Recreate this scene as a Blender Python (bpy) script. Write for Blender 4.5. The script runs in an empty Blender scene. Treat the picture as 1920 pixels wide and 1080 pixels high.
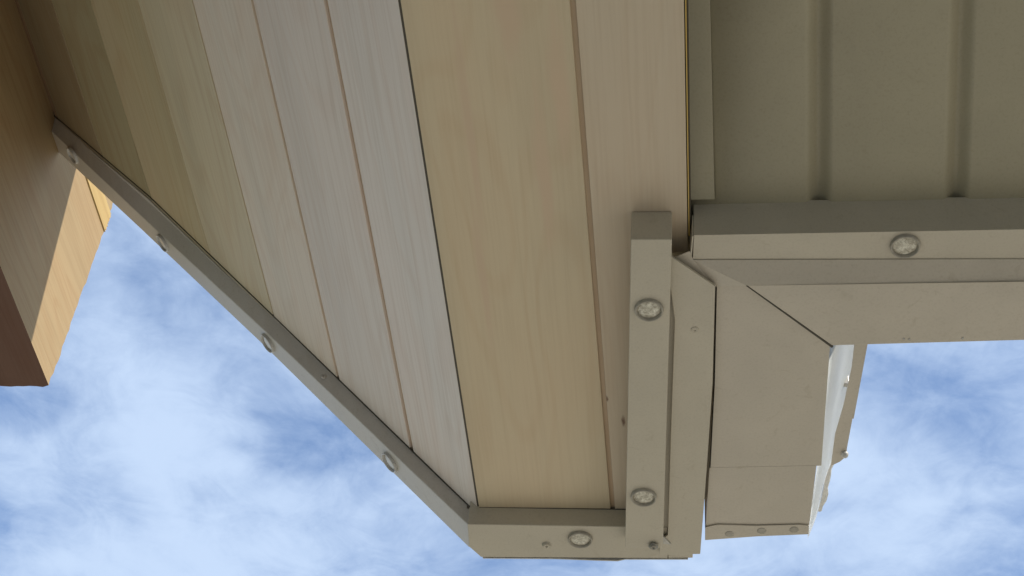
import bpy, bmesh, math, random
from mathutils import Vector, Matrix, noise

random.seed(7)
S = bpy.context.scene
COL = S.collection

# ------------------------------------------------------------------ camera
F = 3000.0                       # focal length in pixels of the 1920 px photograph (56 mm)
CX, CY = 960.0, 540.0
CAM = Vector((0.0, 0.0, 1.60))
dY = Vector((380.0, 3260.0, F)).normalized()      # the boards' direction in camera axes (x right, y down, z forward)
_ey = -0.0126
dX = Vector((1.0, _ey, -(380.0 + 3260.0 * _ey) / F)).normalized()
dZ = dX.cross(dY)
RM = Matrix((dX, dY, dZ))        # camera axes -> world axes
cam_d = bpy.data.cameras.new("camera")
cam = bpy.data.objects.new("camera", cam_d)
COL.objects.link(cam)
cx, cy, cz = RM.col[0], -RM.col[1], -RM.col[2]
m4 = Matrix(((cx[0], cy[0], cz[0], CAM.x), (cx[1], cy[1], cz[1], CAM.y), (cx[2], cy[2], cz[2], CAM.z), (0, 0, 0, 1)))
cam.matrix_world = m4
cam_d.sensor_width = 36.0
cam_d.lens = 56.25
cam_d.clip_start = 0.02
cam_d.clip_end = 3000.0
S.camera = cam

# ------------------------------------------------------------------ sun, sky, exposure
SUN = Vector((0.707, -0.31, 0.637)).normalized()        # towards the sun
sun_d = bpy.data.lights.new("sun", 'SUN')
sun_d.energy = 4.4
sun_d.angle = math.radians(0.53)
sun_d.color = (1.0, 0.93, 0.82)
sun = bpy.data.objects.new("sun", sun_d)
COL.objects.link(sun)
sun.rotation_euler = SUN.to_track_quat('Z', 'Y').to_euler()
sun.location = (3, -3, 6)

W = bpy.data.worlds.new("World")
S.world = W
W.use_nodes = True
wt = W.node_tree
wt.nodes.clear()
def wn(t, **k):
    n = wt.nodes.new(t)
    for a, b in k.items(): setattr(n, a, b)
    return n
def wl(a, b): wt.links.new(a, b)
def wmath(op, a, b=None, clamp=False):
    n = wn('ShaderNodeMath', operation=op, use_clamp=clamp)
    for i, v in enumerate((a, b)):
        if v is None: continue
        if isinstance(v, (int, float)): n.inputs[i].default_value = v
        else: wl(v, n.inputs[i])
    return n.outputs[0]
sky = wn('ShaderNodeTexSky', sky_type='NISHITA')
sky.sun_disc = False
sky.sun_elevation = math.asin(SUN.z)
sky.sun_rotation = math.atan2(SUN.x, SUN.y)
sky.air_density = 1.0; sky.dust_density = 0.6; sky.ozone_density = 1.6
tc = wn('ShaderNodeTexCoord')
sep = wn('ShaderNodeSeparateXYZ'); wl(tc.outputs['Generated'], sep.inputs[0])
zz = wmath('MAXIMUM', sep.outputs[2], 0.06)
u = wmath('DIVIDE', sep.outputs[0], zz); v = wmath('DIVIDE', sep.outputs[1], zz)
comb = wn('ShaderNodeCombineXYZ'); wl(u, comb.inputs[0]); wl(v, comb.inputs[1])   # a flat cloud layer overhead
def wnoise(scale, detail, rough, off, dist=0.0, src=None):
    mp = wn('ShaderNodeMapping'); mp.inputs['Location'].default_value = off
    wl(src or comb.outputs[0], mp.inputs['Vector'])
    n = wn('ShaderNodeTexNoise'); n.inputs['Scale'].default_value = scale
    n.inputs['Detail'].default_value = detail; n.inputs['Roughness'].default_value = rough
    n.inputs['Distortion'].default_value = dist
    wl(mp.outputs[0], n.inputs['Vector']); return n.outputs['Fac']
n1 = wnoise(1.7, 3.0, 0.5, (3.1, 7.7, 0))
n2 = wnoise(5.5, 8.0, 0.60, (11.3, 2.2, 0), 0.35)
n3 = wnoise(15.0, 8.0, 0.62, (1.3, 5.2, 0), 0.8)
acc = wmath('ADD', wmath('MULTIPLY', n1, 0.9), wmath('ADD', wmath('MULTIPLY', n2, 0.75), wmath('MULTIPLY', n3, 0.36)))
def blob(px, py, rad, amt):
    # an opening (amt < 0) or thickening (amt > 0) of the cloud layer in one part of the sky
    r = (RM @ Vector(((px - CX) / F, (py - CY) / F, 1.0)))
    c = (r.x / r.z, r.y / r.z, 0)
    dd = wn('ShaderNodeVectorMath', operation='DISTANCE'); wl(comb.outputs[0], dd.inputs[0]); dd.inputs[1].default_value = c
    g = wmath('MULTIPLY', wmath('DIVIDE', dd.outputs['Value'], rad), wmath('DIVIDE', dd.outputs['Value'], rad))
    e = wmath('POWER', 2.718, wmath('MULTIPLY', g, -1.0))
    return wmath('MULTIPLY', e, amt)
for b in [(560, 790, .08, -.15), (600, 880, .05, -.08), (20, 740, .07, -.14), (1720, 740, .07, -.10), (1890, 830, .06, -.18), (330, 540, .06, -.16),
          (260, 720, .11, .05), (400, 1000, .22, .18), (1700, 1010, .25, .16), (1760, 660, .05, .08), (270, 430, .05, .06), (60, 1000, .07, -.08)]:
    acc = wmath('ADD', acc, blob(*b))
mr = wn('ShaderNodeMapRange'); mr.interpolation_type = 'SMOOTHSTEP'
wl(acc, mr.inputs['Value']); mr.inputs['From Min'].default_value = 0.70; mr.inputs['From Max'].default_value = 1.30
sk = wn('ShaderNodeMix', data_type='RGBA', blend_type='MULTIPLY'); sk.inputs[0].default_value = 1.0
wl(sky.outputs[0], sk.inputs[6]); sk.inputs[7].default_value = (1.55, 1.85, 2.15, 1)
cl = wn('ShaderNodeMix', data_type='RGBA'); wl(mr.outputs[0], cl.inputs[0])
wl(sk.outputs[2], cl.inputs[6]); cl.inputs[7].default_value = (5.9, 7.4, 9.8, 1)
bg = wn('ShaderNodeBackground'); bg.inputs['Strength'].default_value = 0.10
out = wn('ShaderNodeOutputWorld')
hz = wn('ShaderNodeMapRange'); hz.interpolation_type = 'SMOOTHSTEP'; wl(sep.outputs[2], hz.inputs['Value'])
hz.inputs['From Min'].default_value = 0.55; hz.inputs['From Max'].default_value = 0.05    # whitish haze low down, towards the horizon
hm = wn('ShaderNodeMix', data_type='RGBA'); wl(hz.outputs[0], hm.inputs[0]); wl(cl.outputs[2], hm.inputs[6]); hm.inputs[7].default_value = (8.6, 9.0, 9.4, 1)
wl(hm.outputs[2], bg.inputs['Color']); wl(bg.outputs[0], out.inputs['Surface'])

S.view_settings.view_transform = 'Standard'
S.view_settings.look = 'None'
S.view_settings.exposure = 0.0
S.view_settings.gamma = 1.0
S.view_settings.use_curve_mapping = False
S.cycles.max_bounces = 10
S.cycles.diffuse_bounces = 8

# ------------------------------------------------------------------ geometry helpers
def ray(px, py): return RM @ Vector(((px - CX) / F, (py - CY) / F, 1.0))
def onz(px, py, z): r = ray(px, py); return CAM + r * (z / r.z)        # z is the height above the camera
def ony(px, py, y): r = ray(px, py); return CAM + r * (y / r.y)
def onx(px, py, x): r = ray(px, py); return CAM + r * (x / r.x)
H = 1.15                      # height of the level boards above the camera
X0 = -0.2452                   # where the raking boards start
TH = math.radians(46.0)
NS = Vector((math.sin(TH), 0, math.cos(TH)))
def rake(px, py, off=0.0):
    r = ray(px, py); c = NS.dot(Vector((X0, 0, H))) - off
    return CAM + r * (c / NS.dot(r))
def rk(s, y, up=0.0):         # a point s metres up the raking plane
    return CAM + Vector((X0 - s * math.cos(TH), y, H + s * math.sin(TH))) + NS * up
UP = Vector((0, 0, 1))

def empty(name, loc, label, cat, group=None):
    o = bpy.data.objects.new(name, None); COL.objects.link(o)
    o.location = loc; o.empty_display_size = 0.05
    o['label'] = label; o['category'] = cat
    if group: o['group'] = group
    return o
def origin_of(p):
    while p is not None and p.parent is not None: p = p.parent
    return Vector(p.location) if p is not None else Vector((0, 0, 0))
def link(name, bm, mat, parent=None, smooth=False):
    o0 = origin_of(parent)
    bmesh.ops.recalc_face_normals(bm, faces=bm.faces)
    for vv in bm.verts: vv.co -= o0
    me = bpy.data.meshes.new(name); bm.to_mesh(me); bm.free()
    for mm in (mat if isinstance(mat, (list, tuple)) else [mat]): me.materials.append(mm)
    if smooth:
        for p in me.polygons: p.use_smooth = True
    o = bpy.data.objects.new(name, me); COL.objects.link(o)
    if parent is not None: o.parent = parent
    return o
def prism_bm(pts, vec, bev=0.0, seg=2, bm=None):
    bm = bm or bmesh.new()
    a = [bm.verts.new(p) for p in pts]
    b = [bm.verts.new(Vector(p) + Vector(vec)) for p in pts]
    n = len(a); fs = [bm.faces.new(a), bm.faces.new(b[::-1])]
    for i in range(n): fs.append(bm.faces.new((a[i], b[i], b[(i + 1) % n], a[(i + 1) % n])))
    bmesh.ops.recalc_face_normals(bm, faces=fs)
    if bev > 0:
        es = list({e for f in fs for e in f.edges})
        bmesh.ops.bevel(bm, geom=es, offset=bev, segments=seg, profile=0.5, affect='EDGES', clamp_overlap=True)
    return bm
def loft_bm(sections, close=True, cap=True, bm=None):
    bm = bm or bmesh.new()
    rows = [[bm.verts.new(p) for p in s] for s in sections]
    n = len(rows[0])
    for r0, r1 in zip(rows, rows[1:]):
        for i in range(n if close else n - 1):
            j = (i + 1) % n
            bm.faces.new((r0[i], r0[j], r1[j], r1[i]))
    if close and cap:
        bm.faces.new(rows[0]); bm.faces.new(rows[-1][::-1])
    return bm
def box_bm(x0, x1, y0, y1, z0, z1, bev=0.0):
    return prism_bm([(x0, y0, z0), (x1, y0, z0), (x1, y1, z0), (x0, y1, z0)], (0, 0, z1 - z0), bev)

# ------------------------------------------------------------------ materials
def mat(name):
    m = bpy.data.materials.new(name); m.use_nodes = True
    nt = m.node_tree; nt.nodes.clear()
    o = nt.nodes.new('ShaderNodeOutputMaterial'); b = nt.nodes.new('ShaderNodeBsdfPrincipled')
    nt.links.new(b.outputs[0], o.inputs[0])
    return m, nt, b
def tex(nt, kind, vec, scale, detail=3.0, rough=0.5, dist=0.0):
    n = nt.nodes.new('ShaderNodeTexNoise'); n.inputs['Scale'].default_value = scale
    n.inputs['Detail'].default_value = detail; n.inputs['Roughness'].default_value = rough
    n.inputs['Distortion'].default_value = dist
    nt.links.new(vec, n.inputs['Vector']); return n.outputs['Fac']
def mapped(nt, scale, loc=(0, 0, 0), rot=(0, 0, 0)):
    t = nt.nodes.new('ShaderNodeTexCoord'); m = nt.nodes.new('ShaderNodeMapping')
    m.inputs['Scale'].default_value = scale; m.inputs['Location'].default_value = loc; m.inputs['Rotation'].default_value = rot
    nt.links.new(t.outputs['Object'], m.inputs['Vector']); return m.outputs[0]
def ramp(nt, fac, stops):
    r = nt.nodes.new('ShaderNodeValToRGB'); nt.links.new(fac, r.inputs[0])
    els = r.color_ramp.elements
    while len(els) < len(stops): els.new(0.5)
    for e, (p, c) in zip(els, stops): e.position = p; e.color = (*c, 1)
    return r.outputs[0]
def mixc(nt, mode, fac, a, b):
    n = nt.nodes.new('ShaderNodeMix'); n.data_type = 'RGBA'; n.blend_type = mode
    if isinstance(fac, float): n.inputs[0].default_value = fac
    else: nt.links.new(fac, n.inputs[0])
    for i, v in ((6, a), (7, b)):
        if isinstance(v, tuple): n.inputs[i].default_value = (*v, 1)
        else: nt.links.new(v, n.inputs[i])
    return n.outputs[2]
def bump(nt, b, h, strength, dist=0.001):
    n = nt.nodes.new('ShaderNodeBump'); n.inputs['Strength'].default_value = strength; n.inputs['Distance'].default_value = dist
    nt.links.new(h, n.inputs['Height']); nt.links.new(n.outputs[0], b.inputs['Normal'])
def scaled(c, k): return tuple(min(1.0, a * k) for a in c)

def wood(name, base, loc, figure=0.5, streak=0.5, rough=0.55, tilt=0.0, warm=(0.86, 0.72, 0.62)):
    """sawn pine: grain along Y, cathedral figure from stretched distorted noise, fine streaks and pores"""
    m, nt, b = mat(name)
    v1 = mapped(nt, (1.0, 0.16, 1.0), loc, (0, 0, tilt))
    a = tex(nt, 'n', v1, 11.0, 1.5, 0.45, 0.5)
    # contour lines of the broad noise are the growth rings
    mm = nt.nodes.new('ShaderNodeMath'); mm.operation = 'MULTIPLY'; nt.links.new(a, mm.inputs[0]); mm.inputs[1].default_value = 60.0
    sn = nt.nodes.new('ShaderNodeMath'); sn.operation = 'SINE'; nt.links.new(mm.outputs[0], sn.inputs[0])
    mr_ = nt.nodes.new('ShaderNodeMapRange'); nt.links.new(sn.outputs[0], mr_.inputs[0]); mr_.inputs[1].default_value = -1; mr_.inputs[2].default_value = 1
    v2 = mapped(nt, (1.0, 0.02, 1.0), loc)
    st = tex(nt, 'n', v2, 260.0, 3.0, 0.6)
    v3 = mapped(nt, (1.0, 0.12, 1.0), loc)
    br = tex(nt, 'n', v3, 6.0, 3.0, 0.55, 0.8)
    c0 = ramp(nt, br, [(0.30, scaled(base, 0.90)), (0.50, base), (0.68, tuple(x * y for x, y in zip(scaled(base, 1.02), (1.0, 0.96, 0.94))))])
    rings = ramp(nt, mr_.outputs[0], [(0.0, warm), (0.45, (1, 1, 1)), (1.0, (1, 1, 1))])
    c1 = mixc(nt, 'MULTIPLY', figure, c0, rings)
    fine = ramp(nt, st, [(0.32, (0.78, 0.72, 0.66)), (0.55, (1, 1, 1))])
    c2 = mixc(nt, 'MULTIPLY', streak, c1, fine)
    nt.links.new(c2, b.inputs['Base Color'])
    b.inputs['Roughness'].default_value = rough
    b.inputs['Specular IOR Level'].default_value = 0.35
    bump(nt, b, st, 0.25, 0.0006)
    return m
def add_knots(m, spots, col):
    nt = m.node_tree; b = [n for n in nt.nodes if n.type == 'BSDF_PRINCIPLED'][0]
    src = b.inputs['Base Color'].links[0].from_socket
    t = nt.nodes.new('ShaderNodeTexCoord')
    for (c, sx, sy) in spots:
        mp = nt.nodes.new('ShaderNodeMapping'); mp.vector_type = 'TEXTURE'
        mp.inputs['Location'].default_value = c; mp.inputs['Scale'].default_value = (sx, sy, 1)
        nt.links.new(t.outputs['Object'], mp.inputs['Vector'])
        sp = nt.nodes.new('ShaderNodeSeparateXYZ'); nt.links.new(mp.outputs[0], sp.inputs[0])
        cb = nt.nodes.new('ShaderNodeCombineXYZ'); nt.links.new(sp.outputs[0], cb.inputs[0]); nt.links.new(sp.outputs[1], cb.inputs[1])
        nz = nt.nodes.new('ShaderNodeTexNoise'); nz.inputs['Scale'].default_value = 1.6; nt.links.new(cb.outputs[0], nz.inputs['Vector'])
        ln = nt.nodes.new('ShaderNodeVectorMath'); ln.operation = 'LENGTH'; nt.links.new(cb.outputs[0], ln.inputs[0])
        ad = nt.nodes.new('ShaderNodeMath'); ad.operation = 'ADD'; nt.links.new(ln.outputs['Value'], ad.inputs[0]); nt.links.new(nz.outputs['Fac'], ad.inputs[1])
        rp = nt.nodes.new('ShaderNodeMapRange'); rp.interpolation_type = 'SMOOTHSTEP'; nt.links.new(ad.outputs[0], rp.inputs[0])
        rp.inputs[1].default_value = 1.6; rp.inputs[2].default_value = .7; rp.inputs[3].default_value = 0; rp.inputs[4].default_value = 1
        src = mixc(nt, 'MIX', rp.outputs[0], src, col)
    nt.links.new(src, b.inputs['Base Color'])
def metal_paint(name, base, rough=0.42, loc=(0, 0, 0), grime=0.35):
    """factory-painted sheet steel, with faint rain marks, dust and a slight ripple"""
    m, nt, b = mat(name)
    v = mapped(nt, (1, 1, 1), loc)
    n1 = tex(nt, 'n', v, 9.0, 4.0, 0.6, 0.6)
    n2 = tex(nt, 'n', v, 420.0, 2.0, 0.6)
    n3 = tex(nt, 'n', v, 60.0, 5.0, 0.7, 1.0)
    c0 = ramp(nt, n1, [(0.3, scaled(base, 0.93)), (0.7, scaled(base, 1.04))])
    d = ramp(nt, n3, [(0.30, (0.72, 0.68, 0.60)), (0.42, (1, 1, 1))])
    c1 = mixc(nt, 'MULTIPLY', grime, c0, d)
    sp = ramp(nt, n2, [(0.25, (0.85, 0.84, 0.82)), (0.5, (1, 1, 1))])
    c2 = mixc(nt, 'MULTIPLY', 0.6, c1, sp)
    nt.links.new(c2, b.inputs['Base Color'])
    rr = nt.nodes.new('ShaderNodeMapRange'); nt.links.new(n1, rr.inputs[0]); rr.inputs[3].default_value = rough - 0.07; rr.inputs[4].default_value = rough + 0.1
    nt.links.new(rr.outputs[0], b.inputs['Roughness'])
    b.inputs['Specular IOR Level'].default_value = 0.4
    v5 = mapped(nt, (1, 0.6, 1), loc); n5 = tex(nt, 'n', v5, 14.0, 2.0, 0.5)
    ad = nt.nodes.new('ShaderNodeMath'); ad.operation = 'MULTIPLY_ADD'; nt.links.new(n5, ad.inputs[0]); ad.inputs[1].default_value = 1.0
    mu = nt.nodes.new('ShaderNodeMath'); mu.operation = 'MULTIPLY'; nt.links.new(n2, mu.inputs[0]); mu.inputs[1].default_value = 0.05
    nt.links.new(mu.outputs[0], ad.inputs[2])
    bump(nt, b, ad.outputs[0], 0.35, 0.003)
    return m
CREAM = (0.50, 0.455, 0.365)
M_paint = metal_paint('painted_steel', CREAM)
M_paint2 = metal_paint('painted_steel_gutter', (0.52, 0.47, 0.39), 0.4, (3, 1, 0))
M_rake = metal_paint('painted_steel_rake_lit', (0.55, 0.515, 0.46), 0.42, (5, 2, 1))  # same paint as the level trim, lightened to imitate sky light
M_sheet = metal_paint('painted_steel_roof', (0.415, 0.375, 0.265), 0.45, (8, 3, 1), 0.15)
M_white = metal_paint('painted_steel_white', (0.74, 0.75, 0.72), 0.35, (2, 9, 1), 0.25)
M_flat1 = wood('pine_level_wide', (0.585, 0.49, 0.34), (0.9, 0.3, 0), 0.16, 0.22)
M_flat2 = wood('pine_level_edge', (0.56, 0.475, 0.36), (5.1, 2.3, 0), 0.10, 0.25)
PG = [(0.745, 0.672, 0.60), (0.73, 0.65, 0.575), (0.70, 0.62, 0.52), (0.60, 0.515, 0.36), (0.54, 0.45, 0.29), (0.38, 0.33, 0.20), (0.31, 0.25, 0.155), (0.30, 0.2, 0.12)]  # tones step down towards the beam, painting in the corner's shade
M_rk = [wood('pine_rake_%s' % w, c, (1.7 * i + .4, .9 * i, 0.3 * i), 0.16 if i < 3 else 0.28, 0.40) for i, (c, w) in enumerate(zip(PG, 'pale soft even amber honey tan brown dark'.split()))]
M_tongue = wood('pine_tongue', (0.50, 0.385, 0.265), (2, 2, 0), 0.2, 0.4)
M_dark = wood('timber_backing_shaded', (0.035, 0.027, 0.018), (4, 1, 0), 0.2, 0.3)  # near-black, so that open board joints look deep in shade
M_yel = wood('ply_and_lit_edge', (0.60, 0.42, 0.12), (4, 4, 0), 0.2, 0.4)  # raw ply yellow, also the lit line in one joint
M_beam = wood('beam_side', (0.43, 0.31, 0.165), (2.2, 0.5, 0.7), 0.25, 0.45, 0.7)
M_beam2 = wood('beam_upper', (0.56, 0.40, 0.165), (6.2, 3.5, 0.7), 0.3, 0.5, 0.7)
M_beamdark = wood('beam_dark_underside', (0.15, 0.080, 0.055), (1.2, 5.5, 2.7), 0.3, 0.5, 0.7)  # darker, redder brown than the beam's side

def plain(name, c, rough=0.5, metallic=0.0, spec=0.5):
    m, nt, b = mat(name)
    v = mapped(nt, (1, 1, 1)); n = tex(nt, 'n', v, 150.0, 3.0, 0.6)
    nt.links.new(ramp(nt, n, [(0.3, scaled(c, 0.82)), (0.7, scaled(c, 1.12))]), b.inputs['Base Color'])
    b.inputs['Roughness'].default_value = rough; b.inputs['Metallic'].default_value = metallic
    b.inputs['Specular IOR Level'].default_value = spec
    return m
M_rim = plain('cap_rim_plastic', (0.36, 0.33, 0.275), 0.4)
M_rim2 = plain('cap_rim_plastic_pale', (0.50, 0.485, 0.45), 0.3)
M_screw = plain('screw_steel', (0.30, 0.28, 0.24), 0.4, 0.5)
M_sil = plain('sealant', (0.78, 0.77, 0.74), 0.4)
M_gap = plain('dark_gap_fill', (0.07, 0.06, 0.045), 0.7)  # near-black fill that paints in the dark of gaps
# the clear cap: mottled, faceted pale plastic
m, nt, b = mat('cap_lens'); v = mapped(nt, (1, 1, 1)); 
vo = nt.nodes.new('ShaderNodeTexVoronoi'); vo.inputs['Scale'].default_value = 260.0; nt.links.new(v, vo.inputs['Vector'])
nn = tex(nt, 'n', v, 210.0, 4.0, 0.7, 0.6)
nt.links.new(ramp(nt, nn, [(0.36, (0.33, 0.30, 0.23)), (0.50, (0.53, 0.50, 0.41)), (0.64, (0.74, 0.72, 0.62))]), b.inputs['Base Color'])
b.inputs['Roughness'].default_value = 0.45
bump(nt, b, vo.outputs['Distance'], 0.35, 0.0015)
M_lens = m
M_lens2 = plain('cap_lens_pale', (0.62, 0.61, 0.57), 0.25)

# ------------------------------------------------------------------ ground
bm = bmesh.new()
vs = [bm.verts.new(p) for p in [(-900, -900, -0.004), (900, -900, -0.004), (900, 900, -0.004), (-900, 900, -0.004)]]; bm.faces.new(vs)
m, nt, b = mat('lawn'); v = mapped(nt, (1, 1, 1))
nt.links.new(ramp(nt, tex(nt, 'n', v, 6.0, 6.0, 0.7), [(0.3, (0.05, 0.075, 0.025)), (0.7, (0.10, 0.13, 0.045))]), b.inputs['Base Color']); b.inputs['Roughness'].default_value = 0.9
g = link('ground', bm, m); g['kind'] = 'structure'
bm = box_bm(-5, 8, -7, 9, -0.05, 0.0)
m, nt, b = mat('concrete_paving'); v = mapped(nt, (1, 1, 1))
n_a = tex(nt, 'n', v, 2.0, 6.0, 0.65); n_b = tex(nt, 'n', v, 90.0, 4.0, 0.7)
c_ = mixc(nt, 'MULTIPLY', 0.5, ramp(nt, n_a, [(0.3, (0.54, 0.48, 0.37)), (0.7, (0.64, 0.57, 0.45))]), ramp(nt, n_b, [(0.3, (0.75, 0.75, 0.75)), (0.6, (1, 1, 1))]))
nt.links.new(c_, b.inputs['Base Color']); b.inputs['Roughness'].default_value = 0.85; bump(nt, b, n_b, 0.4)
g = link('patio', bm, m); g['kind'] = 'structure'

# ------------------------------------------------------------------ fittings used on several trims
def frame_on(n):
    n = Vector(n).normalized(); t = Vector((0, 1, 0)); a = t.cross(n).normalized(); return a, n.cross(a).normalized(), n
def revolve(prof, c, n, seg=40, wob=0.0):
    a, t, n = frame_on(n); bm = bmesh.new(); rows = []
    for (r, h) in prof:
        if r < 1e-6: rows.append([bm.verts.new(c + n * h)]); continue
        rows.append([bm.verts.new(c + (a * math.cos(2 * math.pi * k / seg) + t * math.sin(2 * math.pi * k / seg)) * r * (1 + wob * noise.noise(Vector((k * .7, r * 300, 0)))) + n * h) for k in range(seg)])
    for r0, r1 in zip(rows, rows[1:]):
        for k in range(seg):
            j = (k + 1) % seg
            if len(r0) == 1: bm.faces.new((r0[0], r1[k], r1[j]))
            elif len(r1) == 1: bm.faces.new((r0[k], r0[j], r1[0]))
            else: bm.faces.new((r0[k], r0[j], r1[j], r1[k]))
    return bm
def cap(c, n, parent, r=0.0138, rim=None):
    """round clear button cap: ring with a groove and a faceted domed lens"""
    c = Vector(c)
    o = link('round_cap', revolve([(r * 1.02, -0.001), (r, 0.0010), (r * .985, 0.0028), (r * .95, 0.0034), (r * .90, 0.0034), (r * .86, 0.0028), (r * .82, 0.0006), (r * .80, -0.0006)], c, n), rim or M_rim, parent, True)
    link('lens', revolve([(r * .83, -0.0002), (r * .80, 0.0003), (r * .66, 0.0010), (r * .42, 0.0015), (r * .2, 0.0017), (0, 0.0017)], c, n, 32, 0.05), M_lens if rim is None or rim is M_rim else M_lens2, o, True)
    return o
def screw(c, n, parent, r=0.0045, h=0.0025, m=None):
    c = Vector(c)
    bm = revolve([(r * 1.25, -0.0005), (r * 1.25, 0.0006), (r, 0.0008), (r, h * .6), (r * .8, h), (r * .35, h * 1.05), (r * .3, h * .4), (0, h * .4)], c, n, 20)
    return link('screw', bm, m or M_screw, parent, True)

DN = Vector((0, 0, -1))
# ================================================================== level boards under the eave
YB = -1.6
t_lvl = empty('level_soffit', CAM + Vector((-0.09, 0.2, H)), 'level lining of two pale yellowish pine boards beside the beige metal strip', 'soffit boards')
def P(x, y, z=H): return CAM + Vector((x, y, z))
GX0 = [(onz(1068, 0, H) - CAM).x, (onz(1145, 955, H) - CAM).x]; GX1 = [(onz(1079, 0, H) - CAM).x, (onz(1153, 955, H) - CAM).x]
EX = (onz(1286, 240, H) - CAM).x
YE = 1.425
t0 = Vector(t_lvl.location)
add_knots(M_flat2, [(onz(1169, 790, H) - t0, .0028, .010), (onz(1138, 748, H) - t0, .0022, .005), (onz(1136, 775, H) - t0, .0016, .004)], (.20, .12, .08))
add_knots(M_flat1, [(onz(1050, 170, H) - t0, .012, .10), (onz(1020, 330, H) - t0, .010, .12), (onz(880, 240, H) - t0, .006, .16), (onz(950, 20, H) - t0, .016, .07), (onz(905, 520, H) - t0, .006, .12)], (.57, .44, .31))
def gx(g, y): return g[0] + (g[1] - g[0]) * (y - .735) / .67
g0 = (gx(GX0, YB), gx(GX0, YE)); g1 = (gx(GX1, YB), gx(GX1, YE))
o = link('board', prism_bm([P(X0 + .0016, YB), P(g0[0], YB), P(g0[1], YE), P(X0 + .0016, YE)], UP * .012, .0006), M_flat1, t_lvl); o['label'] = 'wide honey coloured board'
o = link('board', prism_bm([P(g1[0], YB), P(EX, YB), P(EX, (onz(1290, 470, H) - CAM).y), P(-.030, (onz(1258, 478, H) - CAM).y), P(-.032, YE), P(g1[1], YE)], UP * .012, .0006), M_flat2, t_lvl); o['label'] = 'narrower greyer board at the metal roof'
link('tongue', prism_bm([P(g0[0] - .006, YB), P(g1[0] + .006, YB), P(g1[1] + .006, YE), P(g0[1] - .006, YE)], UP * .006 , 0), M_tongue, t_lvl).location.z += 0.0035
link('shadow_gap_strip', prism_bm([P(X0 - .0006, YB), P(X0 + .0024, YB), P(X0 + .0024, 1.405), P(X0 - .0006, 1.405)], UP * .002, 0), M_gap, t_lvl).location.z += 0.0010  # dark strip standing in for the shadow in the open joint
link('edge_strip', prism_bm([P(EX + .0003, YB), P(EX + .0022, YB), P(EX + .0020, 1.0), P(EX + .0010, 1.0)], UP * .009, 0), M_yel, t_lvl).location.z += 0.0005
link('backing', prism_bm([P(X0 - .01, YB), P(EX - .005, YB), P(EX - .005, 1.012), P(-.034, 1.012), P(-.034, YE), P(X0 - .01, YE)], UP * .012, 0), M_dark, t_lvl).location.z += 0.0145

# ================================================================== raking boards
# joints measured on the raking plane
Js = []
for px in (747, 610, 472, 360, 258, 169, 96):
    p = rake(px, 0) - CAM; Js.append(-(p.x - X0) / math.cos(TH))
Js += [Js[-1] + .14, Js[-1] + .28, Js[-1] + .42]
K = [rake(102, 217), rake(282, 370), rake(507, 587), rake(880, 949)]
def s_of(p): return -((p - CAM).x - X0) / math.cos(TH)
Kline = [(s_of(p), p.y) for p in K][::-1]
def ytrim(s):
    pts = Kline
    for (s0, y0), (s1, y1) in zip(pts, pts[1:]):
        if s <= s1: break
    return y0 + (y1 - y0) * (s - s0) / (s1 - s0)
t_rk = empty('raking_soffit', rk(0.4, 0.2), 'sloping lining of narrow greyed pine boards rising to the brown beam', 'soffit boards')
TD = .0030
gaps = [0.0, .0070, .0056, .0030, .0014, .0014, .0024, .0014, .001, .001]
for i in range(len(Js) - 1):
    s0 = Js[i] + gaps[i] * .5 + (.0010 if i == 0 else 0); s1 = Js[i + 1] - gaps[i + 1] * .5
    pts = [rk(s0, YB), rk(s0, ytrim(s0) + .014), rk(s1, ytrim(s1) + .014), rk(s1, YB)]
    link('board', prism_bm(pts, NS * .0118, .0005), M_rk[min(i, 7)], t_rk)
    if i and i < 7:
        w = .0085; bd = None
        link('tongue', prism_bm([rk(Js[i] - w, YB, TD), rk(Js[i] + w, YB, TD), rk(Js[i] + w, ytrim(Js[i]) + .01, TD), rk(Js[i] - w, ytrim(Js[i]) + .01, TD)], NS * .006, 0), M_tongue if i < 6 else M_yel, t_rk)  # the last strip's yellow paints in a lit joint line
link('backing', prism_bm([rk(.0, YB, .0145), rk(.0, ytrim(0) + .012, .0145), rk(1.4, ytrim(1.4) + .012, .0145), rk(1.4, YB, .0145)], NS * .010, 0), M_dark, t_rk)

# ================================================================== raking edge trim
T_OFF = 0.0174
I = [rake(112, 261, T_OFF), rake(275, 415, T_OFF), rake(500, 624, T_OFF), rake(877, 983.5, T_OFF)]
O = [rake(116, 291, T_OFF), rake(262, 427, T_OFF), rake(490, 643, T_OFF), rake(879, 1026, T_OFF)]
def ext(a): return a[0] + (a[0] - a[1]) * 0.6
I = [ext(I)] + I; O = [ext(O)] + O; Kx = [ext(K)] + K
t_tr = empty('raking_trim', I[3], 'long sloping beige metal edge trim dotted with round clear caps, running up to the brown beam', 'metal trim')
OUT_H = .02
inner, under = [], []
secs = []
for a, i_, o_ in zip(Kx, I, O):
    d = (o_ - i_).normalized(); k = (a - i_).normalized()
    secs.append([i_ + d * .0010, o_ - d * .0008, o_ + NS * .0008, o_ + NS * .014, a + d * .008 - NS * .002, a + d * .006 + NS * .008, a + NS * .008, i_ + k * .0010])
def finer(ss, n=8):
    o_ = []
    for p_, q_ in zip(ss, ss[1:]):
        for t_ in range(n): o_.append([u_.lerp(v_, t_ / n) for u_, v_ in zip(p_, q_)])
    return o_ + [ss[-1]]
bm = loft_bm(finer(secs))
link('flange', bm, M_rake, t_tr)
bd_ = [[a + Vector((0, -.0016, 0)) - NS * .0010, a + Vector((0, .0005, 0)) - NS * .0010, a + Vector((0, .0005, 0)) + NS * .001, a + Vector((0, -.0016, 0)) + NS * .001] for a in Kx[:-1]] 
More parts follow.
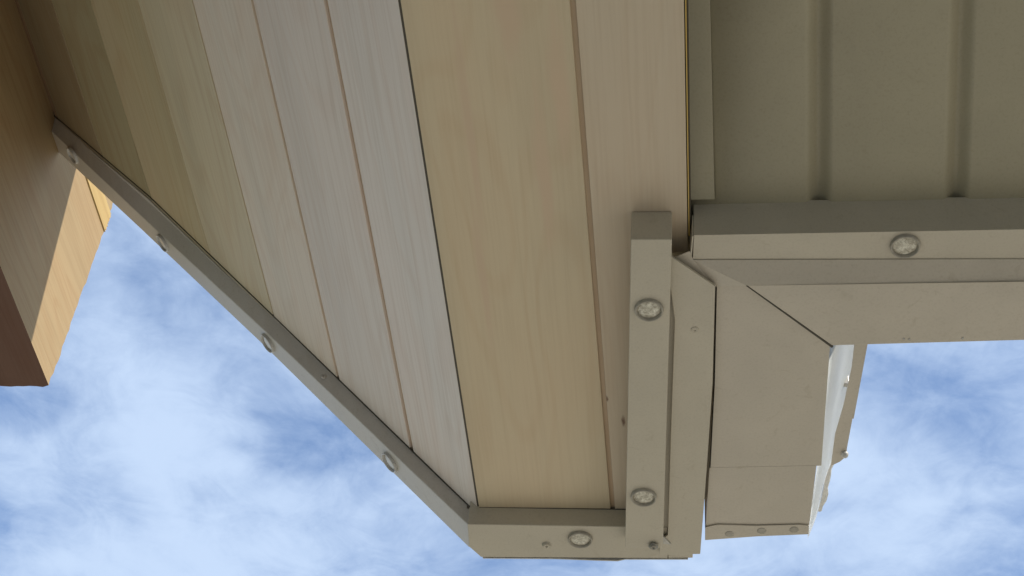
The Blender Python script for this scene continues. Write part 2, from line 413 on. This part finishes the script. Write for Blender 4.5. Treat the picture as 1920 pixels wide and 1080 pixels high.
a = Kx[-1]; bd_.append([a + Vector((0, -.0016, 0)) - NS * .0010, a + Vector((0, .0005, 0)) - NS * .0010, a + Vector((0, .0005, 0)) + NS * .001, a + Vector((0, -.0016, 0)) + NS * .001])
link('shadow_gap_strip', loft_bm(bd_), M_gap, t_tr)  # dark line painting the contact shadow between boards and trim
for c in ((306, 455), (503, 643), (732, 866), (137, 291)):
    cap(rake(c[0], c[1], T_OFF + .0004), -NS, t_tr, .0138, M_rim2)
# small screw on the inner face
pa = rake(607, 706, .009)
screw(pa, (-(I[3] - I[2]).cross(NS)).normalized() * (1 if (-(I[3] - I[2]).cross(NS)).y < 0 else -1), t_tr, .0028, .0015, M_rake)

# ================================================================== level end trim
ZF = 1.125
t_end = empty('eave_end_trim', onz(1030, 1015, ZF), 'level beige metal end trim with one round clear cap and two small screws at the foot of the pine boards', 'metal trim')
fl = [onz(876, 983, ZF), onz(1176, 988, ZF), onz(1252, 989, ZF), onz(1252, 1047, ZF), onz(902, 1045, ZF), onz(879, 1025, ZF)]
top = Vector((0, 0, .034))
link('flange', prism_bm(fl, top, .0010), M_paint, t_end)
link('flange', prism_bm([onz(1253, 1028, ZF + .001), onz(1299, 1030, ZF + .001), onz(1299, 1046, ZF + .001), onz(1253, 1047, ZF + .001)], (0, 0, .006), .0006), M_paint, t_end)
yk = (onz(1020, 985, ZF) - CAM).y
link('shadow_gap_strip', prism_bm([P(-.2575, yk - .0013, H - .0008), P(-.078, yk + .0012, H - .0008), P(-.078, yk + .0035, H - .0008), P(-.2575, yk + .001, H - .0008)], (0, 0, .003), 0), M_gap, t_end)  # contact shadow at the level boards' end, as a dark strip
# thin bent lip showing under the outer edge
lip = [onz(905, 1046, ZF), onz(1040, 1047, ZF), onz(1120, 1050, ZF - .001), onz(1158, 1051, ZF - .0015), onz(1172, 1048, ZF), onz(1290, 1048, ZF)]
bm = loft_bm([[p, p + Vector((0, .0014, 0)), p + Vector((0, .0014, .02)), p + Vector((0, 0, .02))] for p in lip])
link('lip', bm, M_rim2, t_end)
cap(onz(1088, 1010, ZF - .0003), DN, t_end, .0138)
screw(onz(1025, 1021, ZF), DN, t_end, .0042, .003, M_paint)
screw(onz(1225, 1024, 1.1075), DN, t_end, .0042, .003, M_screw)

# ================================================================== box strip
ZS = 1.110
t_st = empty('box_strip', onz(1215, 700, ZS), 'square beige metal strip with two round clear caps, standing proud between pine boards and gutter', 'metal strip')
sp = [onz(1183, 449, ZS), onz(1260, 449, ZS), onz(1243, 1028, ZS), onz(1172, 1026, ZS)]
bm = prism_bm(sp, (0, 0, H - ZS - .0005), .0008)
link('box_section', bm, M_paint, t_st)
cap(onz(1217, 580, ZS - .0003), DN, t_st, .0138)
cap(onz(1207, 931, ZS - .0003), DN, t_st, .0138)
screw(onz(1250, 433, ZS + .012), (0, -1, 0), t_st, .0013, .001)

# ================================================================== flat flashing beside the strip
ZP = 1.120
t_pf = empty('flat_flashing', onz(1295, 760, ZP), 'flat beige metal flashing with a slanted upper end, between box strip and gutter', 'flashing')
pf = [onz(1255, 478, ZP), onz(1262, 484, ZP), onz(1341, 537, ZP), onz(1336, 720, ZP), onz(1325, 880, ZP), onz(1313, 1039, ZP), onz(1236, 1041, ZP), onz(1238, 1012, ZP), onz(1252, 1004, ZP), onz(1258, 800, ZP), onz(1265, 600, ZP), onz(1257, 540, ZP)]
link('plate', prism_bm(pf, (0, 0, .003), .0006), M_paint, t_pf)
pe = onz(1340, 539, ZP); pq = onz(1314, 1036, ZP)
link('return_edge', prism_bm([pe + Vector((-.004, 0, .003)), pe + Vector((-.001, 0, .003)), pq + Vector((-.001, -.002, .003)), pq + Vector((-.004, -.002, .003))], (0, 0, .022), 0), M_paint, t_pf)
screw(onz(1303, 618, ZP), DN, t_pf, .0030, .0012, M_paint)
zb_ = ZP + .028
link('backing_strip', prism_bm([onz(1270, 520, zb_), onz(1352, 520, zb_), onz(1342, 720, zb_), onz(1334, 900, zb_), onz(1326, 935, zb_), onz(1270, 940, zb_)], (0, 0, .002), 0), M_paint, t_pf)
zc_ = ZP + .006
link('backing_strip', prism_bm([onz(1225, 500, zc_), onz(1285, 500, zc_), onz(1275, 1022, zc_), onz(1205, 1022, zc_)], (0, 0, .002), 0), M_paint, t_pf)
# folded scrap at the foot of the strip
link('fold', prism_bm([onz(1240, 1003, ZP - .002), onz(1258, 1021, ZP - .002), onz(1240, 1019, ZP - .002)], (0, 0, .002), 0), M_rim2, t_pf)

# ================================================================== gutter running away from the camera
ZG = 1.1285
t_g = empty('end_gutter', onz(1440, 800, ZG), 'short square beige gutter leg ending in a riveted stop end against the sky', 'gutter')
gl = [(1342, 538), (1338, 720), (1330, 880), (1322, 1000)]
gr = [(1556, 646), (1548, 720), (1538, 800), (1531, 872)]
sole = [onz(*p, ZG) for p in gl[:3]] + [onz(1326, 880, ZG), onz(1531, 873, ZG), onz(1541, 873, ZG), onz(1547, 760, ZG), onz(1557, 647, ZG), onz(1480, 560, ZG), onz(1400, 520, ZG)]
sole = [onz(1342, 535, ZG), onz(1338, 720, ZG), onz(1330, 878, ZG), onz(1540, 873, ZG), onz(1548, 760, ZG), onz(1557, 640, ZG), onz(1420, 532, ZG)]
link('sole', prism_bm(sole, (0, 0, .0015), 0), M_paint2, t_g)
ZG2 = ZG - .0002
sole2 = [onz(1331, 877, ZG2), onz(1324, 992, ZG2), onz(1517, 986, ZG2), onz(1531, 873, ZG2)]
link('end_sole', prism_bm(sole2, (0, 0, .00015), 0), M_paint2, t_g)
# side wall next to the flashing
wl_ = [onz(1342, 530, ZG), onz(1338, 720, ZG), onz(1330, 880, ZG), onz(1322, 1002, ZG)]
bm = loft_bm([[p, p + Vector((.0012, 0, 0)), p + Vector((.004, 0, .055)), p + Vector((.0028, 0, .055))] for p in wl_])
link('inner_wall', bm, M_paint2, t_g)
# outer wall: square-quad profile flaring out to a rolled lip
def prof(e, l):
    d = l - e; pts = []
    for k in range(13):
        t = k / 12
        fx = t + .05 * math.sin(t * 2 * math.pi)
        pts.append(Vector((e.x + d.x * fx, e.y + d.y * t, e.z + d.z * t)))
    # rolled bead
    for k in range(1, 8):
        a = math.pi * k / 7
        pts.append(l + Vector((-.004 + .004 * math.cos(a), 0, .004 * math.sin(a))))
    return pts
ZL = 1.250
edge = [(1562, 560), (1556, 650), (1550, 710), (1543, 780), (1537, 830), (1532, 874), (1529, 895), (1525, 920), (1520, 955), (1516, 990), (1514, 1010)]
sil = [(470, 1640), (560, 1622), (650, 1606), (700, 1597), (760, 1586), (820, 1574), (868, 1561), (892, 1556), (915, 1552), (945, 1545), (965, 1534), (1000, 1526)]   # its lip: row, column
def silx(y):
    for (y0, x0), (y1, x1) in zip(sil, sil[1:]):
        if y <= y1: break
    return x0 + (x1 - x0) * (y - y0) / (y1 - y0)
rnd = random.Random(3)
rows = []
for e in edge:
    a = onz(*e, ZG); lo, hi = 0.0, 1500.0
    for _ in range(40):
        mid = (lo + hi) / 2
        if (onz(silx(mid), mid, ZL)).y < a.y: lo = mid
        else: hi = mid
    b_ = onz(silx(lo), lo, ZL)
    rows.append(prof(a, b_))
bm = loft_bm(rows, close=False)
bmesh.ops.solidify(bm, geom=bm.faces[:], thickness=.0012)
link('outer_wall', bm, M_white, t_g, True)
# stop end: turned-down tab with three rivets, plus end plate
a0, a1 = onz(1322, 991, ZG2), onz(1516, 985, ZG2)
zt = ZG2 - .0018
tb = [onz(1322, 989, zt), onz(1345, 984, zt), onz(1420, 986, zt), onz(1500, 984, zt), onz(1517, 986, zt), onz(1516, 1002, zt), onz(1420, 1006, zt), onz(1322, 1013, zt)]
link('stop_end', prism_bm(tb, (0, 0, .0014), .0004), M_paint2, t_g)
ep = [a0 + Vector((0, .004, 0)), a1 + Vector((0, .004, 0)), a1 + Vector((.010, .004, .055)), a0 + Vector((0, .004, .05))]
link('end_plate', prism_bm(ep, (0, .0012, 0), 0), M_paint2, t_g)
for qx, qy in ((1368, 1001), (1428, 995), (1489, 993)):
    link('rivet', revolve([(.0052, -.0002), (.0050, .0003), (.0034, .0004), (0, .0002)], onz(qx, qy, zt), DN, 16), M_rim, t_g, True)
# ragged sealant along the lip and torn metal at the end
rg = []
for ly in [800, 826, 850, 868, 878, 889, 900, 912, 925, 938, 948, 957]:
    c = onz(silx(ly) - 1, ly, ZL + .001); w1 = .0030 + .0020 * rnd.random(); w2 = .0002 + .0030 * rnd.random() * (ly > 840)
    rg.append([c + Vector((-w1, 0, -.001)), c + Vector((0, 0, -.0022)), c + Vector((w2, 0, -.0010)), c + Vector((w2 * .6, 0, .003)), c + Vector((-w1, 0, .0026))])
link('sealant_bead', loft_bm(rg), M_sil, t_g)
pb = onz(1587, 722, 1.225)
link('bracket_bolt', prism_bm([pb + Vector((-.003, -.003, 0)), pb + Vector((.003, -.002, 0)), pb + Vector((.003, .004, 0)), pb + Vector((-.003, .003, 0))], (0, 0, .02), .0006), M_rim2, t_g)

# ================================================================== folded roof edge standing out behind that gutter
ZR = 1.140
t_re = empty('roof_edge_flashing', onz(1605, 740, ZR), 'narrow grey roof edge flashing jutting past the sunlit gutter wall, its tip bent', 'flashing')
re_ = [onz(1612, 560, ZR), onz(1640, 560, ZR), onz(1624, 645, ZR), onz(1607, 740, ZR), onz(1593, 815, ZR), onz(1588, 842, ZR), onz(1588, 855, ZR), onz(1575, 866, ZR), onz(1558, 874, ZR), onz(1566, 815, ZR), onz(1582, 760, ZR), onz(1597, 690, ZR)]
link('plate', prism_bm(re_, (0, 0, .002), .0004), M_paint2, t_re)
p0, p1 = onz(1637, 575, ZR), onz(1598, 785, ZR)
link('turned_edge', prism_bm([p0, p0 + Vector((.0015, 0, 0)), p1 + Vector((.0015, 0, 0)), p1], (0, 0, .014), 0), M_paint2, t_re)
pn = onz(1584, 852, ZR - .002)
link('bent_tip', revolve([(.0, -.004), (.003, -.003), (.0042, 0), (.003, .003), (0, .004)], pn, (0.3, 1, 0), 12), M_rim2, t_re, True)

# ================================================================== verandah gutter running to the right
XR = 2.2
t_v = empty('verandah_gutter', onz(1700, 590, 1.12), 'long beige gutter and mitred corner running off to the right beneath the ribbed roof sheet', 'gutter')
ZV = 1.119
def stretch(p, q, x): # continue the line p -> q out to world x
    t = (x - p.x) / (q.x - p.x); return p + (q - p) * t
ZC = 1.1302
A, B_ = onz(1300, 487, ZC), onz(1920, 485.5, ZC)
C1, D1 = onz(1400, 535, ZV), onz(1920, 528, ZV)
E1, F1 = onz(1560, 648, ZV), onz(1912, 638, ZV)
Bx, Dx = stretch(A, B_, XR), stretch(C1, D1, XR)
bm = bmesh.new()
v_ = [bm.verts.new(p) for p in (A, Bx, Dx, C1)]; 
lft = [onz(1340, 536, 1.127), onz(1262, 482, ZC), onz(1293, 470, ZC)]
l_ = [bm.verts.new(p) for p in lft]
bm.faces.new(v_); bm.faces.new((v_[0], v_[3], l_[0])); bm.faces.new((v_[0], l_[0], l_[1])); bm.faces.new((v_[0], l_[1], l_[2]))
bmesh.ops.recalc_face_normals(bm, faces=bm.faces)
bmesh.ops.solidify(bm, geom=bm.faces[:], thickness=-.0012)
link('sloped_web', bm, M_paint2, t_v)
so = [C1, Dx, stretch(F1, F1 + (Dx - C1), XR), F1 + Vector((.0, 0, 0)), F1, E1]
so = [C1, Dx, Vector((XR, F1.y + (Dx.y - D1.y), F1.z)), F1, E1]
link('sole', prism_bm(so, (0, 0, .0034), .0007), M_paint2, t_v)
fw = [E1, F1, Vector((XR, F1.y + (Dx.y - D1.y), F1.z))]
bm = loft_bm([[p + Vector((0, -.0016, .002)), p + Vector((0, -.0002, .002)), p + Vector((0, .004, .07)), p + Vector((0, .0025, .07))] for p in fw])
link('front_wall', bm, M_paint2, t_v)
# seam shadow gap: dark strip painted in along the mitre
sm = (E1 - C1).normalized(); sn_ = Vector((-sm.y, sm.x, 0))
link('mitre_shadow_strip', prism_bm([C1 + sn_ * .0001, C1 + sn_ * .0009, E1 + sn_ * .0022 + sm * .002, E1 + sn_ * .0001 + sm * .002], (0, 0, .003), 0), M_gap, t_v).location.z -= 0.0002
screw(onz(1543, 490, ZC - .0008), DN, t_v, .0020, .001, M_paint2)
for px, py in ((1695, 637), (1805, 636), (1705, 638)):
    screw(onz(px, py - 2, ZV), DN, t_v, .0009, .0008, M_rim2)

# ================================================================== fascia under the ribbed sheet
t_f = empty('fascia_channel', onz(1700, 460, 1.13), 'beige metal fascia channel with one round clear cap, dark inner face below the ribbed sheet', 'fascia')
a, b_ = onz(1301, 441, 1.130), onz(1920, 430, 1.130)
a2, b2 = onz(1299, 488, 1.130), onz(1920, 486.5, 1.130)
bx, b2x = stretch(a, b_, XR), stretch(a2, b2, XR)
link('cap_channel', prism_bm([a, bx, b2x - Vector((0, .0004, 0)), a2 - Vector((0, .0004, 0))], (0, 0, .0475), .0003), M_paint, t_f)
cap(onz(1697, 460, 1.1297), DN, t_f, .0138)
screw(ony(1911, 380, a.y + (b_.y - a.y) * 1.0 + .0002), (0, -1, 0), t_f, .0035, .003, M_paint)
# torn left lip
q0, q1, q2 = onz(1298, 443, 1.129), onz(1293.5, 484, 1.129), onz(1296.5, 484, 1.129)
link('end_lip', prism_bm([q0, q0 + Vector((.0012, 0, 0)), q2, q1], (0, 0, .03), 0), M_paint, t_f)

# ================================================================== ribbed roof sheet (underside), falling 15 degrees to the gutter
A15 = math.radians(22.0)
NR = Vector((0, math.sin(A15), math.cos(A15)))
zs0 = 1.1785; ys0 = 0.974
def shp(x, d, up=0.0): return CAM + Vector((x - .015 * d - .0, ys0 - d * math.cos(A15), zs0 + d * math.sin(A15))) + NR * up   # d metres up the fall
t_rf = empty('ribbed_roof', shp(.25, .3), 'dull olive ribbed metal roof sheet seen from below, above the fascia on the right', 'metal roof')
xs = [(-.02, 0)]
rib = .1260
x = .1190
while x < 2.2:
    xs += [(x + .0135 * (k / 8.0), .0052 * (1 + math.cos(math.pi * k / 8.0))) for k in range(-8, 9)]
    x += rib
xs.append((2.25, 0))
bm = bmesh.new()
def row(d): return [bm.verts.new(shp(a_, d, u_)) for a_, u_ in xs]
rws = [row(d) for d in (-.085, .05, .2, .5, 1.0, 2.1)]
for r0, r1 in zip(rws, rws[1:]):
    for k in range(len(xs) - 1): bm.faces.new((r0[k], r0[k + 1], r1[k + 1], r1[k]))
bmesh.ops.recalc_face_normals(bm, faces=bm.faces)
bmesh.ops.solidify(bm, geom=bm.faces[:], thickness=.0012)
link('sheet', bm, M_sheet, t_rf, True)
fl_ = [shp(-.004, -.002, -.006), shp(.0215, -.002, -.006), shp(.0215, 2.0, -.006), shp(-.004, 2.0, -.006)]
link('edge_flashing', prism_bm(fl_, NR * .004, .0005), metal_paint('painted_steel_flashing', (0.44, 0.40, 0.285), .4, (1, 4, 2), .1), t_rf)
# gable-side return closing the step between the lining and the sheet
link('side_return', prism_bm([P(EX + .0024, YB, H + .004), P(EX + .0036, YB, H + .004), P(EX + .0036, 1.0, H + .004), P(EX + .0024, 1.0, H + .004)], (0, 0, 1.0), 0), M_gap, t_rf)

# ================================================================== unseen roof over the linings, added to block sun and sky
t_top = empty('added_roof_cover', rk(.3, 0, .06), 'unseen metal roof covering added above the pine linings to block sun and sky', 'metal roof')
YO = 1.400
link('added_rake_sheet', prism_bm([rk(.10, YB, .30), rk(.10, YO, .30), rk(1.7, YO - .02, .30), rk(1.7, YB, .30)], NS * .003, 0), M_sheet, t_top)
link('added_barge_board', prism_bm([rk(.02, YO - .02, .035), rk(.10, YO - .02, .298), rk(1.7, YO - .04, .298), rk(1.7, YO - .04, .035)], (0, .018, 0), 0), M_paint, t_top)
link('added_level_sheet', prism_bm([P(X0 - .20, YB, H + .34), P(.05, YB, H + .34), P(.05, YO, H + .34), P(X0 - .20, YO, H + .34)], (0, 0, .003), 0), M_sheet, t_top)
link('added_fascia_board', prism_bm([P(X0 - .02, 1.427, H + .003), P(EX, 1.427, H + .003), P(EX, 1.445, H + .003), P(X0 - .02, 1.445, H + .003)], (0, 0, .30), 0), M_paint, t_top)

# ================================================================== unseen wall and gable panel, added to block light
t_h = empty('added_wall', (0.6, -1.1, 0), 'unseen cream brick wall added behind the camera to block open sky', 'wall')
m, nt, b = mat('added_wall_brick'); v = mapped(nt, (1, 1, 1), (0, 0, 0), (math.pi / 2, 0, 0))
bk = nt.nodes.new('ShaderNodeTexBrick'); bk.inputs['Scale'].default_value = 4.2; nt.links.new(v, bk.inputs['Vector'])
bk.inputs['Color1'].default_value = (.56, .54, .50, 1); bk.inputs['Color2'].default_value = (.62, .60, .56, 1); bk.inputs['Mortar'].default_value = (.5, .47, .41, 1)
nt.links.new(bk.outputs['Color'], b.inputs['Base Color']); b.inputs['Roughness'].default_value = .9
link('added_wall_block', box_bm(-4, 5, -1.3, -1.1, 0, 3.6), m, t_h)
t_gi = empty('gable_light_blocker', CAM + Vector((-.6, .6, 1.2)), 'unseen dark timber panel added across the gable to darken the beam side', 'wall')
link('added_gable_panel', prism_bm([P(X0, .655, 1.11), P(X0, .655, H), Vector(rk(1.25, .655)), P(-1.6, .655, 1.11)], (0, .02, 0), 0), M_beamdark, t_gi)  # unseen panel added to keep light off the beam

# ================================================================== the beam
XB = (rake(102, 217) - CAM).x
q = onx(92, 724, XB) - CAM; bt = onx(212, 385, XB) - CAM
cr = onx(200, 430, XB) - CAM
cr0 = onx(143, 305, XB) - CAM
zc = cr.z - .012
t_b = empty('roof_beam', CAM + Vector((XB - .04, .2, q.z)), 'thick brown timber beam at the left, its cut end half in yellow sunlight', 'beam')
def yend(z): return q.y + (bt.y - q.y) * (z - q.z) / (bt.z - q.z)
def timber(name, z0, z1, ms, proud=0.0, ztop_r=None, seed=0):
    """sawn timber running along Y; the angled end is rough with torn fibres"""
    bm = bmesh.new(); r_ = random.Random(seed)
    nz = 26; nx = 8; bw = .079
    grid = {}
    for j in range(nz + 1):
        z = z0 + (z1 - z0) * j / nz
        for i in range(nx + 1):
            x = XB + proud - bw * i / nx
            edge_ = (j in (0, nz) or i in (0, nx))
            near = 1.0 if i <= 1 else .25
            dy = noise.noise(Vector((x * 60, z * 60, seed))) * .006 * near + (r_.uniform(-.003, .002) * near if edge_ else 0)
            grid[i, j] = (bm.verts.new(CAM + Vector((x, yend(z) + dy, z))), bm.verts.new(CAM + Vector((x, YB, z))))
    for j in range(nz):
        for i in range(nx):
            bm.faces.new([grid[i, j][0], grid[i + 1, j][0], grid[i + 1, j + 1][0], grid[i, j + 1][0]])
            bm.faces.new([grid[i, j][1], grid[i, j + 1][1], grid[i + 1, j + 1][1], grid[i + 1, j][1]])
    for j in range(nz):
        for i in (0, nx):
            bm.faces.new([grid[i, j][0], grid[i, j + 1][0], grid[i, j + 1][1], grid[i, j][1]])
    for i in range(nx):
        for j in (0, nz):
            f_ = bm.faces.new([grid[i, j][0], grid[i, j][1], grid[i + 1, j][1], grid[i + 1, j][0]])
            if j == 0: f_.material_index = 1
    return link(name, bm, ms, t_b)
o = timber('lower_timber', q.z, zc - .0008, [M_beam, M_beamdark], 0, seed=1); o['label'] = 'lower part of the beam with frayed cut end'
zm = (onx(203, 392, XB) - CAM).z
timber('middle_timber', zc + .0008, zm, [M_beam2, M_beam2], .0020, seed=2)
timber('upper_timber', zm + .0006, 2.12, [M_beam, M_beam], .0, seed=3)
t_c = empty('corner_light_blocker', P(-.8, .95, 1.70), 'unseen dark timbers added under the sloping boards to darken the beam corner', 'beam')
link('timber', prism_bm([P(XB + .002, .93, 1.60), P(-.60, .93, 1.60), P(-.60, .965, 1.60), P(XB + .002, .965, 1.60)], (0, 0, .40), .002), M_beamdark, t_c)  # unseen blocks added to deepen the shade where beam meets ceiling
link('timber', prism_bm([P(XB + .002, .967, 1.745), P(-.70, .967, 1.745), P(-.70, 1.055, 1.745), P(XB + .002, 1.055, 1.745)], (0, 0, .20), .002), M_beamdark, t_c)  # second unseen block added to deepen the corner's shade
# ---- end
